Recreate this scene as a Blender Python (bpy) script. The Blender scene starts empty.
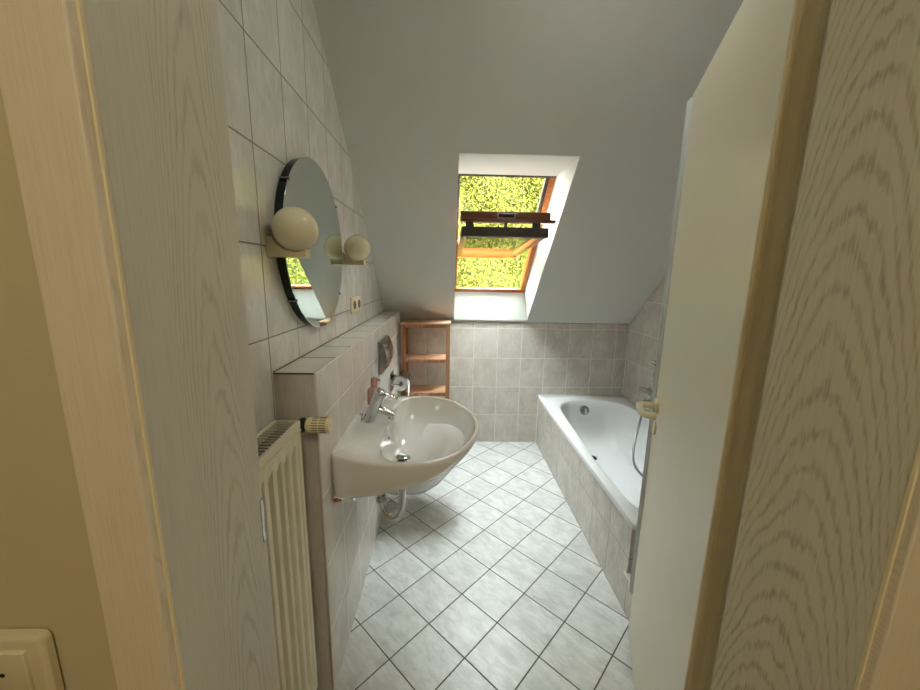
import bpy, bmesh, math, random
from mathutils import Vector, Matrix
PI = math.pi
random.seed(7)
SC = bpy.context.scene
COL = SC.collection

# ------------------------------------------------------------------ helpers
def link(name, me, mat=None, parent=None):
    o = bpy.data.objects.new(name, me)
    COL.objects.link(o)
    if mat is not None:
        me.materials.append(mat)
    if parent is not None:
        o.parent = parent
    return o

def mesh(name, bm, mat=None, parent=None, smooth=False, angle=None):
    me = bpy.data.meshes.new(name)
    bmesh.ops.recalc_face_normals(bm, faces=bm.faces[:])
    bm.to_mesh(me)
    bm.free()
    if smooth:
        for p in me.polygons:
            p.use_smooth = True
        if angle:
            try:
                me.set_sharp_from_angle(angle=math.radians(angle))
            except Exception:
                pass
    return link(name, me, mat, parent)

def empty(name, loc=(0, 0, 0)):
    # world-coordinate children: the empty sits at the thing's base, children are offset back
    o = bpy.data.objects.new(name, None)
    o.location = loc
    o.empty_display_size = .05
    COL.objects.link(o)
    return o

def tag(o, label=None, cat=None, group=None, kind=None):
    if label: o['label'] = label
    if cat: o['category'] = cat
    if group: o['group'] = group
    if kind: o['kind'] = kind
    return o

def struct(o, label=None):
    o['kind'] = 'structure'
    if label: o['label'] = label
    return o

def shift(o, mat):
    if o.type == 'MESH': o.data.transform(mat)
    for c in o.children: shift(c, mat)

def adopt(parent, *kids):
    for k in kids:
        k.parent = parent
        shift(k, Matrix.Translation(-Vector(parent.location)))

def B():
    return bmesh.new()

def box(bm, x0, x1, y0, y1, z0, z1, bev=0, seg=2, M=None):
    r = bmesh.ops.create_cube(bm, size=1)
    vs = r['verts']
    for v in vs:
        v.co = Vector(((x0 + x1) / 2 + v.co.x * (x1 - x0), (y0 + y1) / 2 + v.co.y * (y1 - y0), (z0 + z1) / 2 + v.co.z * (z1 - z0)))
    if bev:
        es = list({e for v in vs for e in v.link_edges})
        rr = bmesh.ops.bevel(bm, geom=es, offset=bev, segments=seg, profile=.5, affect='EDGES')
        vs = list({v for f in rr['faces'] for v in f.verts} | {v for v in vs if v.is_valid})
    if M is not None:
        bmesh.ops.transform(bm, matrix=M, verts=vs)
    return vs

def frame_of(d):
    d = Vector(d).normalized()
    a = Vector((0, 0, 1)) if abs(d.z) < .9 else Vector((1, 0, 0))
    u = d.cross(a).normalized()
    return u, d.cross(u).normalized(), d

def cyl(bm, p0, p1, r0, r1=None, n=32, cap=True):
    r1 = r0 if r1 is None else r1
    p0, p1 = Vector(p0), Vector(p1)
    u, w, d = frame_of(p1 - p0)
    A = [bm.verts.new(p0 + r0 * (math.cos(2 * PI * i / n) * u + math.sin(2 * PI * i / n) * w)) for i in range(n)]
    Bv = [bm.verts.new(p1 + r1 * (math.cos(2 * PI * i / n) * u + math.sin(2 * PI * i / n) * w)) for i in range(n)]
    for i in range(n):
        j = (i + 1) % n
        bm.faces.new((A[i], A[j], Bv[j], Bv[i]))
    if cap:
        bm.faces.new(A[::-1]); bm.faces.new(Bv)

def tube(bm, pts, r, n=12, sub=8):
    P = [Vector(p) for p in pts]
    # catmull-rom
    Q = []
    for i in range(len(P) - 1):
        a, b, c, d = P[max(i - 1, 0)], P[i], P[i + 1], P[min(i + 2, len(P) - 1)]
        for k in range(sub):
            t = k / sub
            Q.append(.5 * ((2 * b) + (c - a) * t + (2 * a - 5 * b + 4 * c - d) * t * t + (3 * b - a - 3 * c + d) * t ** 3))
    Q.append(P[-1])
    rings = []
    up = None
    for i, q in enumerate(Q):
        d = (Q[min(i + 1, len(Q) - 1)] - Q[max(i - 1, 0)]).normalized()
        if up is None:
            u, w, _ = frame_of(d)
        else:
            u = (up - d * up.dot(d)).normalized(); w = d.cross(u)
        up = u
        rr = r[i * (len(r) - 1) // max(1, len(Q) - 1)] if isinstance(r, (list, tuple)) else r
        rings.append([bm.verts.new(q + rr * (math.cos(2 * PI * k / n) * u + math.sin(2 * PI * k / n) * w)) for k in range(n)])
    for a, b in zip(rings, rings[1:]):
        for k in range(n):
            j = (k + 1) % n
            bm.faces.new((a[k], a[j], b[j], b[k]))
    bm.faces.new(rings[0][::-1]); bm.faces.new(rings[-1])

def lathe(bm, prof, origin, axis=(0, 0, 1), n=48):
    # prof: list of (radius, height along axis)
    u, w, d = frame_of(axis)
    o = Vector(origin)
    rings = []
    for r, hgt in prof:
        if r < 1e-6:
            rings.append([bm.verts.new(o + d * hgt)])
        else:
            rings.append([bm.verts.new(o + d * hgt + r * (math.cos(2 * PI * k / n) * u + math.sin(2 * PI * k / n) * w)) for k in range(n)])
    for a, b in zip(rings, rings[1:]):
        for k in range(n):
            j = (k + 1) % n
            if len(a) == 1 and len(b) == 1: continue
            if len(a) == 1: bm.faces.new((a[0], b[j], b[k]))
            elif len(b) == 1: bm.faces.new((a[k], a[j], b[0]))
            else: bm.faces.new((a[k], a[j], b[j], b[k]))

def prism(bm, poly, d0, d1, axis):
    """poly: 2D points, extruded from d0 to d1 along axis 'x','y','z'."""
    def P(a, b, d):
        return {'x': (d, a, b), 'y': (a, d, b), 'z': (a, b, d)}[axis]
    A = [bm.verts.new(P(a, b, d0)) for a, b in poly]
    C = [bm.verts.new(P(a, b, d1)) for a, b in poly]
    n = len(poly)
    for i in range(n):
        j = (i + 1) % n
        bm.faces.new((A[i], A[j], C[j], C[i]))
    bm.faces.new(A[::-1]); bm.faces.new(C)

def bevel_all(bm, off, seg=2, ang=30):
    es = [e for e in bm.edges if len(e.link_faces) == 2 and e.calc_face_angle(0) > math.radians(ang)]
    bmesh.ops.bevel(bm, geom=es, offset=off, segments=seg, profile=.5, affect='EDGES')

# ------------------------------------------------------------------ materials
def srgb(r, g, b):
    f = lambda c: ((c / 255 + .055) / 1.055) ** 2.4 if c / 255 > .04045 else c / 255 / 12.92
    return (f(r), f(g), f(b), 1)

class NT:
    def __init__(s, name):
        s.m = bpy.data.materials.new(name); s.m.use_nodes = True
        s.t = s.m.node_tree; s.b = s.t.nodes['Principled BSDF']
    def n(s, typ, **kw):
        x = s.t.nodes.new(typ)
        for k, v in kw.items():
            if k.startswith('in_'):
                key = k[3:]
                x.inputs[int(key) if key.isdigit() else key].default_value = v
            else: setattr(x, k, v)
        return x
    def l(s, a, b): s.t.links.new(a, b)
    def put(s, sock, v):
        if hasattr(v, 'is_output'): s.l(v, sock)
        else: sock.default_value = v
    def math(s, op, a, b=0, c=0, clamp=False):
        x = s.t.nodes.new('ShaderNodeMath'); x.operation = op; x.use_clamp = clamp
        s.put(x.inputs[0], a); s.put(x.inputs[1], b); s.put(x.inputs[2], c)
        return x.outputs[0]
    def smooth(s, v, lo, hi, a=0., b=1.):
        x = s.t.nodes.new('ShaderNodeMapRange'); x.interpolation_type = 'SMOOTHSTEP'
        s.put(x.inputs[0], v); s.put(x.inputs[1], lo); s.put(x.inputs[2], hi); s.put(x.inputs[3], a); s.put(x.inputs[4], b)
        return x.outputs[0]
    def mix(s, f, a, b, blend='MIX'):
        x = s.t.nodes.new('ShaderNodeMix'); x.data_type = 'RGBA'; x.blend_type = blend
        s.put(x.inputs[0], f); s.put(x.inputs[6], a); s.put(x.inputs[7], b)
        return x.outputs[2]
    def pos(s):
        g = s.t.nodes.new('ShaderNodeNewGeometry')
        return g.outputs['Position']
    def noise(s, vec, scale, detail=3, rough=.5, dist=0):
        x = s.n('ShaderNodeTexNoise'); s.l(vec, x.inputs['Vector'])
        x.inputs['Scale'].default_value = scale; x.inputs['Detail'].default_value = detail
        x.inputs['Roughness'].default_value = rough; x.inputs['Distortion'].default_value = dist
        return x.outputs[0]
    def mapping(s, vec, scale=(1, 1, 1), rot=(0, 0, 0), loc=(0, 0, 0)):
        x = s.t.nodes.new('ShaderNodeMapping'); s.l(vec, x.inputs[0])
        x.inputs['Scale'].default_value = scale; x.inputs['Rotation'].default_value = rot; x.inputs['Location'].default_value = loc
        return x.outputs[0]
    def bump(s, hgt, strength=.3, dist=.002, normal=None):
        x = s.t.nodes.new('ShaderNodeBump'); s.l(hgt, x.inputs['Height'])
        x.inputs['Strength'].default_value = strength; x.inputs['Distance'].default_value = dist
        if normal is not None: s.l(normal, x.inputs['Normal'])
        s.l(x.outputs[0], s.b.inputs['Normal'])
        return x.outputs[0]
    def set(s, **kw):
        for k, v in kw.items():
            s.put(s.b.inputs[k.replace('_', ' ')], v)
        return s

def plain(name, col, rough=.5, metal=0., spec=.5, noise=0., coat=0., bump=0., bscale=200):
    t = NT(name)
    t.set(Roughness=rough, Metallic=metal)
    t.b.inputs['Specular IOR Level'].default_value = spec
    t.b.inputs['Coat Weight'].default_value = coat
    t.b.inputs['Coat Roughness'].default_value = .05
    p = t.pos()
    n = t.noise(p, 9, 4)
    k = noise or .04
    c2 = tuple(min(1, c * (1 - k)) for c in col[:3]) + (1,)
    t.l(t.mix(n, c2, col), t.b.inputs['Base Color'])
    if bump:
        t.bump(t.noise(p, bscale, 3), bump, .001)
    return t.m

def tiles(name, axes, u0, v0, pw, ph, ca, cb, grout, gw=.003, rot=0., rough=.22, texture='linen', tilevar=.06, specks=.5, edge=1.0):
    """Tiled surface: u,v run along two world axes, joints at u0+k*pw and v0+k*ph."""
    t = NT(name)
    p = t.pos()
    sep = t.n('ShaderNodeSeparateXYZ'); t.l(p, sep.inputs[0])
    a, b = sep.outputs[axes[0]], sep.outputs[axes[1]]
    a = t.math('SUBTRACT', a, u0); b = t.math('SUBTRACT', b, v0)
    if rot:
        c, s_ = math.cos(rot), math.sin(rot)
        u = t.math('SUBTRACT', t.math('MULTIPLY', a, c), t.math('MULTIPLY', b, s_))
        v = t.math('ADD', t.math('MULTIPLY', a, s_), t.math('MULTIPLY', b, c))
    else:
        u, v = a, b
    un, vn = t.math('DIVIDE', u, pw), t.math('DIVIDE', v, ph)
    def edge_d(x, size):
        f = t.math('FRACT', t.math('ADD', x, 1000.))
        return t.math('MULTIPLY', t.math('MINIMUM', f, t.math('SUBTRACT', 1., f)), size)
    d = t.math('MINIMUM', edge_d(un, pw), edge_d(vn, ph))
    m = t.smooth(d, gw * .35, gw * .65)                      # 0 in the joint, 1 on the tile
    cell = t.n('ShaderNodeCombineXYZ')
    t.l(t.math('FLOOR', t.math('ADD', un, 1000.)), cell.inputs[0]); t.l(t.math('FLOOR', t.math('ADD', vn, 1000.)), cell.inputs[1])
    wn = t.n('ShaderNodeTexWhiteNoise', noise_dimensions='3D'); t.l(cell.outputs[0], wn.inputs['Vector'])
    rnd = wn.outputs['Value']
    uv = t.n('ShaderNodeCombineXYZ'); t.l(u, uv.inputs[0]); t.l(v, uv.inputs[1]); t.l(t.math('MULTIPLY', rnd, 37.), uv.inputs[2])
    if texture == 'linen':
        n1 = t.noise(t.mapping(uv.outputs[0], (150, 22, 1)), 1, 3)
        n2 = t.noise(t.mapping(uv.outputs[0], (10, 7, 1)), 1, 4)
        f = t.math('ADD', t.math('MULTIPLY', n1, .5), t.math('MULTIPLY', n2, .5))
        f = t.smooth(f, .33, .67)
        hgt = n1
    elif texture == 'wavy':
        n1 = t.noise(t.mapping(uv.outputs[0], (42, 13, 1)), 1, 3, .6, 1.2)
        n2 = t.noise(t.mapping(uv.outputs[0], (11, 7, 1)), 1, 4)
        f = t.smooth(t.math('ADD', t.math('MULTIPLY', n1, .5), t.math('MULTIPLY', n2, .5)), .33, .67)
        hgt = n1
    else:  # slate-like streaks of the floor tiles
        n1 = t.noise(t.mapping(uv.outputs[0], (14, 34, 1)), 1, 6, .65, .8)
        n2 = t.noise(t.mapping(uv.outputs[0], (9, 12, 1)), 1, 4)
        f = t.smooth(t.math('ADD', t.math('MULTIPLY', n1, .6), t.math('MULTIPLY', n2, .4)), .3, .7)
        hgt = n1
    c = t.mix(f, ca, cb)
    k = t.math('ADD', 1 - tilevar, t.math('MULTIPLY', rnd, tilevar))
    hsv = t.n('ShaderNodeHueSaturation'); t.l(c, hsv.inputs['Color']); t.l(k, hsv.inputs['Value'])
    t.l(t.mix(m, grout, hsv.outputs[0]), t.b.inputs['Base Color'])
    t.l(t.smooth(m, 0, 1, .8, rough), t.b.inputs['Roughness'])
    he = t.smooth(d, 0, gw * 1.1)
    bh = t.math('ADD', t.math('MULTIPLY', he, edge), t.math('MULTIPLY', hgt, .22 * specks))
    t.bump(bh, .6, .0016)
    return t.m

def ash(name, ca, cb, ax_u, uc, par=250., freq=25., zoff=0., rough=.45, par2=3., str_=.6, fade=(.05, .12)):
    """White-ash laminate: cathedral grain running up the board. ax_u: the world axis across the board."""
    t = NT(name)
    p = t.pos(); sep = t.n('ShaderNodeSeparateXYZ'); t.l(p, sep.inputs[0])
    u = t.math('SUBTRACT', sep.outputs[ax_u], uc); z = t.math('ADD', sep.outputs[2], zoff)
    slow = t.math('SUBTRACT', t.noise(t.mapping(p, (3, 3, 1.6), loc=(3.1 + uc, 0, 0)), 1, 2), .5)
    mid = t.math('SUBTRACT', t.noise(t.mapping(p, (38, 38, 9)), 1, 3, .6), .5)
    jag = t.math('SUBTRACT', t.noise(t.mapping(p, (160, 160, 40)), 1, 2), .5)
    u = t.math('ADD', u, t.math('MULTIPLY', slow, .07))
    au = t.math('ABSOLUTE', u)
    arch = t.math('MULTIPLY', t.math('POWER', au, 2.0), par)
    s = t.math('ADD', t.math('MULTIPLY', z, freq), arch)
    s = t.math('ADD', s, t.math('MULTIPLY', slow, par2))
    s = t.math('ADD', s, t.math('MULTIPLY', mid, 1.1))
    s = t.math('ADD', s, t.math('MULTIPLY', jag, .6))
    w = t.math('FRACT', t.math('ADD', s, 300.))
    w = t.math('MINIMUM', w, t.math('SUBTRACT', 1., w))
    line = t.smooth(w, .03, .26, 1., 0.)
    fib = t.noise(t.mapping(p, (520, 520, 14)), 1, 3)
    line = t.math('MULTIPLY', line, t.smooth(fib, .3, .65, .3, 1.))
    line = t.math('MULTIPLY', line, t.smooth(au, fade[0], fade[1], 1., .22))
    line = t.math('MULTIPLY', line, t.smooth(mid, -.25, .15, .45, 1.))
    pore = t.smooth(fib, .4, .8)
    f = t.math('ADD', t.math('MULTIPLY', line, str_), t.math('MULTIPLY', pore, .22), clamp=True)
    t.l(t.mix(f, ca, cb), t.b.inputs['Base Color'])
    t.set(Roughness=rough)
    t.bump(t.math('SUBTRACT', 1., f), .12, .0006)
    return t.m

def pine(name, ca, cb, axis=2, rough=.45):
    t = NT(name); p = t.pos()
    sc = [60, 60, 60]; sc[axis] = 3
    n = t.noise(t.mapping(p, tuple(sc)), 1, 5, .6, .6)
    t.l(t.mix(t.smooth(n, .3, .7), ca, cb), t.b.inputs['Base Color'])
    t.set(Roughness=rough); t.bump(n, .1, .0005)
    return t.m

WALL_A, WALL_B = srgb(196, 192, 186), srgb(218, 215, 209)
GROUT_L = srgb(232, 230, 225)
GROUT_M = srgb(146, 139, 127)
# floor grid measured from the photograph
GX, GY, GP, GA = -.2086, 1.99, .2005, PI / 4
M = {}
M['tile_far'] = tiles('far_wall_tiles', (0, 2), .2125, 0, .1987, .25, srgb(196, 190, 181), srgb(219, 214, 206), srgb(236, 232, 226), gw=.0035)
M['tile_left'] = tiles('left_wall_tiles', (1, 2), 1.0165, 1.2417 - 5 * .25, .2, .25, srgb(226, 223, 214), srgb(246, 244, 238), GROUT_M, gw=.004, texture='wavy', rough=.13, specks=2.4, edge=1.3)
M['tile_right'] = tiles('right_wall_tiles', (1, 2), 2.978 - .03, 0, .2, .25, srgb(196, 190, 181), srgb(219, 214, 206), srgb(228, 224, 218), gw=.0035)
M['tile_pre'] = tiles('low_wall_tiles', (1, 2), 1.0285, .99 - 1., .2, .25, srgb(224, 220, 213), srgb(240, 237, 232), srgb(242, 240, 234), gw=.0035, rough=.14, specks=.35)
M['tile_pre_end'] = tiles('low_wall_end_tiles', (0, 2), -.498, .99 - 1., .2, .25, srgb(212, 207, 197), srgb(228, 223, 213), srgb(206, 200, 190), gw=.002, edge=.3)
M['tile_ledge'] = tiles('ledge_tiles', (1, 0), 1.0225, -.9, .2, .6, srgb(226, 223, 218), srgb(242, 240, 235), srgb(110, 104, 96), gw=.0065, rough=.3)
M['tile_bath'] = tiles('bath_panel_tiles', (1, 2), 1.528, 0, .2015, .25, srgb(190, 184, 175), srgb(216, 210, 202), srgb(136, 130, 122), gw=.0036)
M['tile_bath_end'] = tiles('bath_end_tiles', (0, 2), .775, 0, .2, .25, srgb(182, 177, 169), srgb(208, 203, 196), GROUT_M, gw=.003)
M['floor'] = tiles('floor_tiles', (0, 1), GX, GY, GP, GP, srgb(184, 185, 183), srgb(220, 221, 219), srgb(84, 82, 78), gw=.0048, rot=PI / 4, rough=.34, texture='slate', tilevar=.08, specks=.8)
M['plaster'] = plain('painted_plaster', srgb(216, 217, 211), .9, bump=.12, bscale=260)
M['hallpaper'] = plain('hall_wall_paint', srgb(206, 195, 156), .85, bump=.25, bscale=330)
M['white'] = plain('white_paint', srgb(238, 238, 234), .6)
M['ceramic'] = plain('glazed_ceramic', srgb(238, 237, 234), .08, coat=.6, noise=.02)
M['enamel'] = plain('tub_enamel', srgb(236, 238, 240), .1, coat=.5, noise=.02)
M['chrome'] = plain('chrome', srgb(205, 208, 210), .09, metal=1)
M['chrome_dk'] = plain('worn_chrome', srgb(176, 174, 170), .16, metal=1)
M['steel'] = plain('brushed_steel', srgb(160, 160, 158), .3, metal=1)
M['black'] = plain('black_rubber', srgb(18, 18, 18), .5)
M['dark'] = plain('dark_hole', srgb(12, 11, 10), .8)
M['ivory'] = plain('ivory_plastic', srgb(226, 216, 178), .28, coat=.3)
M['radiator'] = plain('radiator_enamel', srgb(236, 230, 206), .3)
M['grille'] = plain('grille_enamel', srgb(226, 216, 192), .4)
M['rad_gap_shade'] = plain('radiator_gap_shade', srgb(48, 36, 30), .8)  # dark tone stands in for the shade under the grille
M['globe'] = plain('opal_globe', srgb(228, 220, 186), .12, coat=.5, noise=.02)
M['bracket'] = plain('lamp_bracket_plastic', srgb(214, 200, 158), .3)
M['mirror_side'] = plain('mirror_edge', srgb(70, 78, 78), .12, metal=1)
M['door'] = plain('door_lacquer', srgb(238, 233, 210), .28, noise=.03, bump=.03, bscale=60)
M['dooredge'] = pine('door_edge_band', srgb(236, 220, 178), srgb(222, 204, 158), 2, .4)
M['lin_left'] = ash('ash_lining_left', srgb(214, 212, 195), srgb(166, 161, 140), 1, .438, par=2200, freq=15, par2=2.5, str_=.6, fade=(.035, .075))
M['lin_right'] = ash('ash_lining_right', srgb(224, 219, 196), srgb(164, 154, 122), 1, .422, par=750, freq=21, par2=3, str_=.65, fade=(.06, .11))
M['arch'] = ash('ash_architrave', srgb(236, 224, 198), srgb(214, 200, 166), 0, -.6, par=900, freq=1.4, par2=6., str_=.7, fade=(5, 6))
M['lin_edge'] = plain('lining_edge', srgb(238, 224, 184), .35)
M['wood'] = pine('shelf_wood', srgb(172, 126, 92), srgb(138, 94, 64), 2)
M['woodx'] = pine('shelf_board_wood', srgb(212, 172, 138), srgb(184, 138, 104), 0)
M['winwood'] = pine('window_pine', srgb(188, 116, 54), srgb(166, 94, 40), 0, .3)
M['winwood_backlit'] = pine('window_pine_backlit', srgb(124, 74, 46), srgb(96, 54, 32), 0, .3)  # darker copy of the pine, backlit shade put into the colour
M['cladding'] = plain('window_cladding', srgb(72, 64, 56), .5, metal=.1)
M['paper'] = plain('toilet_paper', srgb(240, 240, 240), .9, bump=.2, bscale=400)
M['seat'] = plain('toilet_seat_plastic', srgb(232, 232, 228), .25)
M['grey_plastic'] = plain('grey_strip', srgb(214, 220, 222), .3)
M['hose'] = plain('hose_metal', srgb(150, 152, 156), .3, metal=.9)

def m_mirror():
    t = NT('mirror_glass'); t.set(Metallic=1., Roughness=.015)
    t.l(t.mix(t.noise(t.pos(), 5), srgb(214, 226, 222), srgb(218, 230, 226)), t.b.inputs['Base Color'])
    return t.m
M['mirror'] = m_mirror()
def m_glass():
    t = NT('window_glass')
    g = t.n('ShaderNodeBsdfGlossy'); g.inputs['Roughness'].default_value = .0
    tr = t.n('ShaderNodeBsdfTransparent'); tr.inputs[0].default_value = (.93, .96, .94, 1)
    fr = t.n('ShaderNodeFresnel'); fr.inputs[0].default_value = 1.5
    mx = t.n('ShaderNodeMixShader'); t.l(fr.outputs[0], mx.inputs[0]); t.l(tr.outputs[0], mx.inputs[1]); t.l(g.outputs[0], mx.inputs[2])
    t.l(mx.outputs[0], t.t.nodes['Material Output'].inputs[0])
    return t.m
M['glass'] = m_glass()
def m_soap():
    t = NT('pink_soap_bottle'); t.set(Roughness=.15)
    t.l(t.mix(t.noise(t.pos(), 20), srgb(214, 168, 152), srgb(224, 184, 168)), t.b.inputs['Base Color'])
    t.b.inputs['Transmission Weight'].default_value = .35
    return t.m
M['soap'] = m_soap()
M['pump'] = plain('soap_pump_plastic', srgb(164, 122, 108), .35)
def m_emit(name, col, s):
    t = NT(name); t.b.inputs['Base Color'].default_value = col
    t.b.inputs['Emission Color'].default_value = col; t.b.inputs['Emission Strength'].default_value = s
    return t.m
def m_leaf():
    t = NT('hedge_leaves')
    g = t.n('ShaderNodeNewGeometry')
    r = t.n('ShaderNodeValToRGB'); t.l(g.outputs['Random Per Island'], r.inputs[0])
    e = r.color_ramp.elements
    e[0].position = 0; e[0].color = srgb(96, 112, 34)
    e[1].position = 1; e[1].color = srgb(238, 232, 128)
    for pz, c in ((.3, srgb(158, 172, 52)), (.6, srgb(206, 208, 74)), (.85, srgb(226, 222, 96))):
        x = e.new(pz); x.color = c
    dk = t.n('ShaderNodeHueSaturation'); dk.inputs['Value'].default_value = .155; dk.inputs['Saturation'].default_value = .98; t.l(r.outputs[0], dk.inputs['Color']); r = dk
    t.l(r.outputs[0], t.b.inputs['Base Color']); t.set(Roughness=.6); t.b.inputs['Specular IOR Level'].default_value = .08
    tr = t.n('ShaderNodeBsdfTranslucent'); t.l(r.outputs[0], tr.inputs[0])
    mx = t.n('ShaderNodeMixShader'); mx.inputs[0].default_value = .35
    t.l(t.b.outputs[0], mx.inputs[1]); t.l(tr.outputs[0], mx.inputs[2]); t.l(mx.outputs[0], t.t.nodes['Material Output'].inputs[0])
    return t.m
M['leaf'] = m_leaf()
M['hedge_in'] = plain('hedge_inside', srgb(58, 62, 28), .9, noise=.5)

# ------------------------------------------------------------------ measured room
XW, XP, XR, XT = -.498, -.381, 1.5065, .775       # left wall, low wall front, right wall, bath panel
Y0, L = .512, 2.978                                # door wall (bathroom face), far wall
YH = .327                                          # door wall (hall face)
ZK, ZL, ZC = 1.0527, 1.1408, 2.5
SL = math.radians(42.47); TS = math.tan(SL)
YS = L - (ZC - ZK) / TS                            # where the slope meets the flat ceiling
OX0, OX1, OZ = -.279, .472, 1.985                  # door opening
def slope_z(y): return ZK + TS * (L - y)

# floor
bm = B(); box(bm, XW - .02, XR + .02, Y0 - .10, L + .02, -.05, 0)
struct(mesh('floor', bm, M['floor']))
# left wall with the slope cut
def side_wall(name, x0, x1, mat):
    bm = B(); prism(bm, [(Y0 - .02, 0), (L + .12, 0), (L + .12, ZK), (L, slope_z(L)), (YS, ZC), (YS, ZC + .05), (Y0 - .02, ZC + .05)], x0, x1, 'x')
    return struct(mesh(name, bm, mat))
side_wall('wall_left', XW - .12, XW, M['tile_left'])
side_wall('wall_right', XR, XR + .12, M['tile_right'])
# far knee wall, tiled, with a slim plaster band under the slope
bm = B(); box(bm, XW, XR, L, L + .12, 0, ZK - .004)
struct(mesh('wall_far', bm, M['tile_far']))
bm = B(); box(bm, XR - .007, XR - .0005, L - .008, L - .0005, .44, ZK)
struct(mesh('trim_2', bm, M['white']), 'white joint in the tiled corner')

# sloped ceiling with the splayed window opening
TH = .30
nrm = Vector((0, math.sin(SL), math.cos(SL)))
def sp(x, y, off=0):
    return Vector((x, y, slope_z(y))) + nrm * off
WX0, WX1, WY0, WY1 = .043, .641, 1.932, 2.957
# frame plane, .17 out; the lower reveal runs plumb, the head nearly level
FO = .17
F_top = Vector((0, 2.212, 1.986)); F_bot = Vector((0, 2.957, 1.300))
bm = B()
def V(*a): return bm.verts.new(Vector(a) if len(a) == 3 else a[0])
xa, xb = XW, XR
ins = [[V(sp(x, y)) for x in (xa, WX0, WX1, xb)] for y in (L, WY1, WY0, YS)]
for j in range(3):
    for i in range(3):
        if i == 1 and j == 1: continue
        bm.faces.new((ins[j][i], ins[j][i + 1], ins[j + 1][i + 1], ins[j + 1][i]))
outs = [[V(sp(x, y, TH)) for x in (xa, WX0 - .09, WX1 + .09, xb)] for y in (L + .35, 3.24, 2.04, YS - .4)]
for j in range(3):
    for i in range(3):
        if i == 1 and j == 1: continue
        bm.faces.new((outs[j][i], outs[j + 1][i], outs[j + 1][i + 1], outs[j][i + 1]))
bm.faces.new((ins[0][0], outs[0][0], outs[0][1], outs[0][2], outs[0][3], ins[0][3], ins[0][2], ins[0][1]))
bm.faces.new([ins[3][0], ins[3][1], ins[3][2], ins[3][3], outs[3][3], outs[3][2], outs[3][1], outs[3][0]])
bm.faces.new([ins[j][0] for j in range(4)] + [outs[j][0] for j in (3, 2, 1, 0)])
bm.faces.new([ins[j][3] for j in range(4)] + [outs[j][3] for j in (3, 2, 1, 0)])
# frame ring vertices and reveals
FX0, FX1 = .045, .606
fr = [V(FX0, F_bot.y, F_bot.z), V(FX1, F_bot.y, F_bot.z), V(FX1, F_top.y, F_top.z), V(FX0, F_top.y, F_top.z)]
iw = [ins[1][1], ins[1][2], ins[2][2], ins[2][1]]
ow = [outs[1][1], outs[1][2], outs[2][2], outs[2][1]]
for k in range(4):
    q = (k + 1) % 4
    bm.faces.new((iw[k], iw[q], fr[q], fr[k]))
    bm.faces.new((fr[k], fr[q], ow[q], ow[k])).material_index = 1
struct(mesh('ceiling', bm, M['plaster'])).data.materials.append(M['cladding'])
bm = B(); box(bm, XW - .12, XR + .12, Y0 - .02, YS + .02, ZC, ZC + .1)
struct(mesh('ceiling_flat', bm, M['plaster']))

# door wall: hall side paint, bathroom side tiled
def wall_pc(name, x0, x1, z0, z1, mat, y0, y1):
    bm = B(); box(bm, x0, x1, y0, y1, z0, z1); return struct(mesh(name, bm, mat))
bm = B()
for (x0, x1, z0, z1) in ((-1.6, OX0 - .02, 0, ZC), (OX1 + .02, 1.9, 0, ZC), (OX0 - .02, OX1 + .02, OZ + .02, ZC)):
    box(bm, x0, x1, YH + .006, YH + .1, z0, z1)
struct(mesh('wall_hall', bm, M['hallpaper']))
bm = B()
for (x0, x1, z0, z1) in ((XW, OX0 - .02, 0, ZC), (OX1 + .02, XR, 0, ZC), (OX0 - .02, OX1 + .02, OZ + .02, ZC)):
    box(bm, x0, x1, YH + .1, Y0 - .006, z0, z1)
struct(mesh('wall_door_side', bm, plain('door_wall_tile', srgb(206, 203, 196), .3)))
# hall shell
bm = B(); box(bm, -1.6, 1.9, -1.5, Y0 - .10, -.05, 0)
struct(mesh('floor_hall', bm, pine('hall_floor_wood', srgb(176, 138, 92), srgb(150, 112, 70), 1)))
bm = B(); box(bm, -1.7, 1.9, -1.6, YH + .1, ZC, ZC + .1); struct(mesh('ceiling_hall', bm, M['white']))
bm = B(); box(bm, -1.7, -1.6, -1.6, YH + .1, 0, ZC); struct(mesh('wall_hall_left', bm, M['hallpaper']))
bm = B(); box(bm, 1.9, 2.0, -1.6, YH + .1, 0, ZC); struct(mesh('wall_hall_right', bm, M['hallpaper']))
bm = B(); box(bm, -1.7, 2.0, -1.6, -1.5, 0, ZC); struct(mesh('wall_hall_back', bm, M['hallpaper']))

# ------------------------------------------------------------------ door frame (linings + architraves)
def trim(name, parts, label=None):
    root = None
    for i, (pn, bmx, mat) in enumerate(parts):
        o = mesh(pn if i else name, bmx, mat)
        if i == 0: root = struct(o, label)
        else: o.parent = root
    return root
bm = B(); box(bm, OX0 - .02, OX0, YH, Y0, 0, OZ + .02, .0012, 2)
b2 = B(); box(b2, OX0 - .004, OX0 + .0009, YH - .0035, YH + .001, 0, OZ, .0006, 1)
b3 = B(); box(b3, OX0 - .058, OX0 - .001, YH - .013, YH + .0055, 0, OZ + .065, .002, 2)
b4 = B(); box(b4, OX0 - .0005, OX0 + .0012, Y0 - .010, Y0 - .002, 1.015, 1.085, .0003, 1)
trim('trim_door_left', [('l', bm, M['lin_left']), ('lining_edge', b2, M['lin_edge']), ('architrave', b3, M['arch']), ('strike_plate', b4, M['chrome_dk'])], 'ash-grained door lining on the left of the doorway')
bm = B(); box(bm, OX1, OX1 + .02, YH, Y0, 0, OZ + .02, .0012, 2)
b2 = B(); box(b2, OX1 - .0009, OX1 + .004, YH - .0035, YH + .001, 0, OZ, .0006, 1)
b3 = B(); box(b3, OX1 + .001, OX1 + .058, YH - .013, YH + .0055, 0, OZ + .065, .002, 2)
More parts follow.
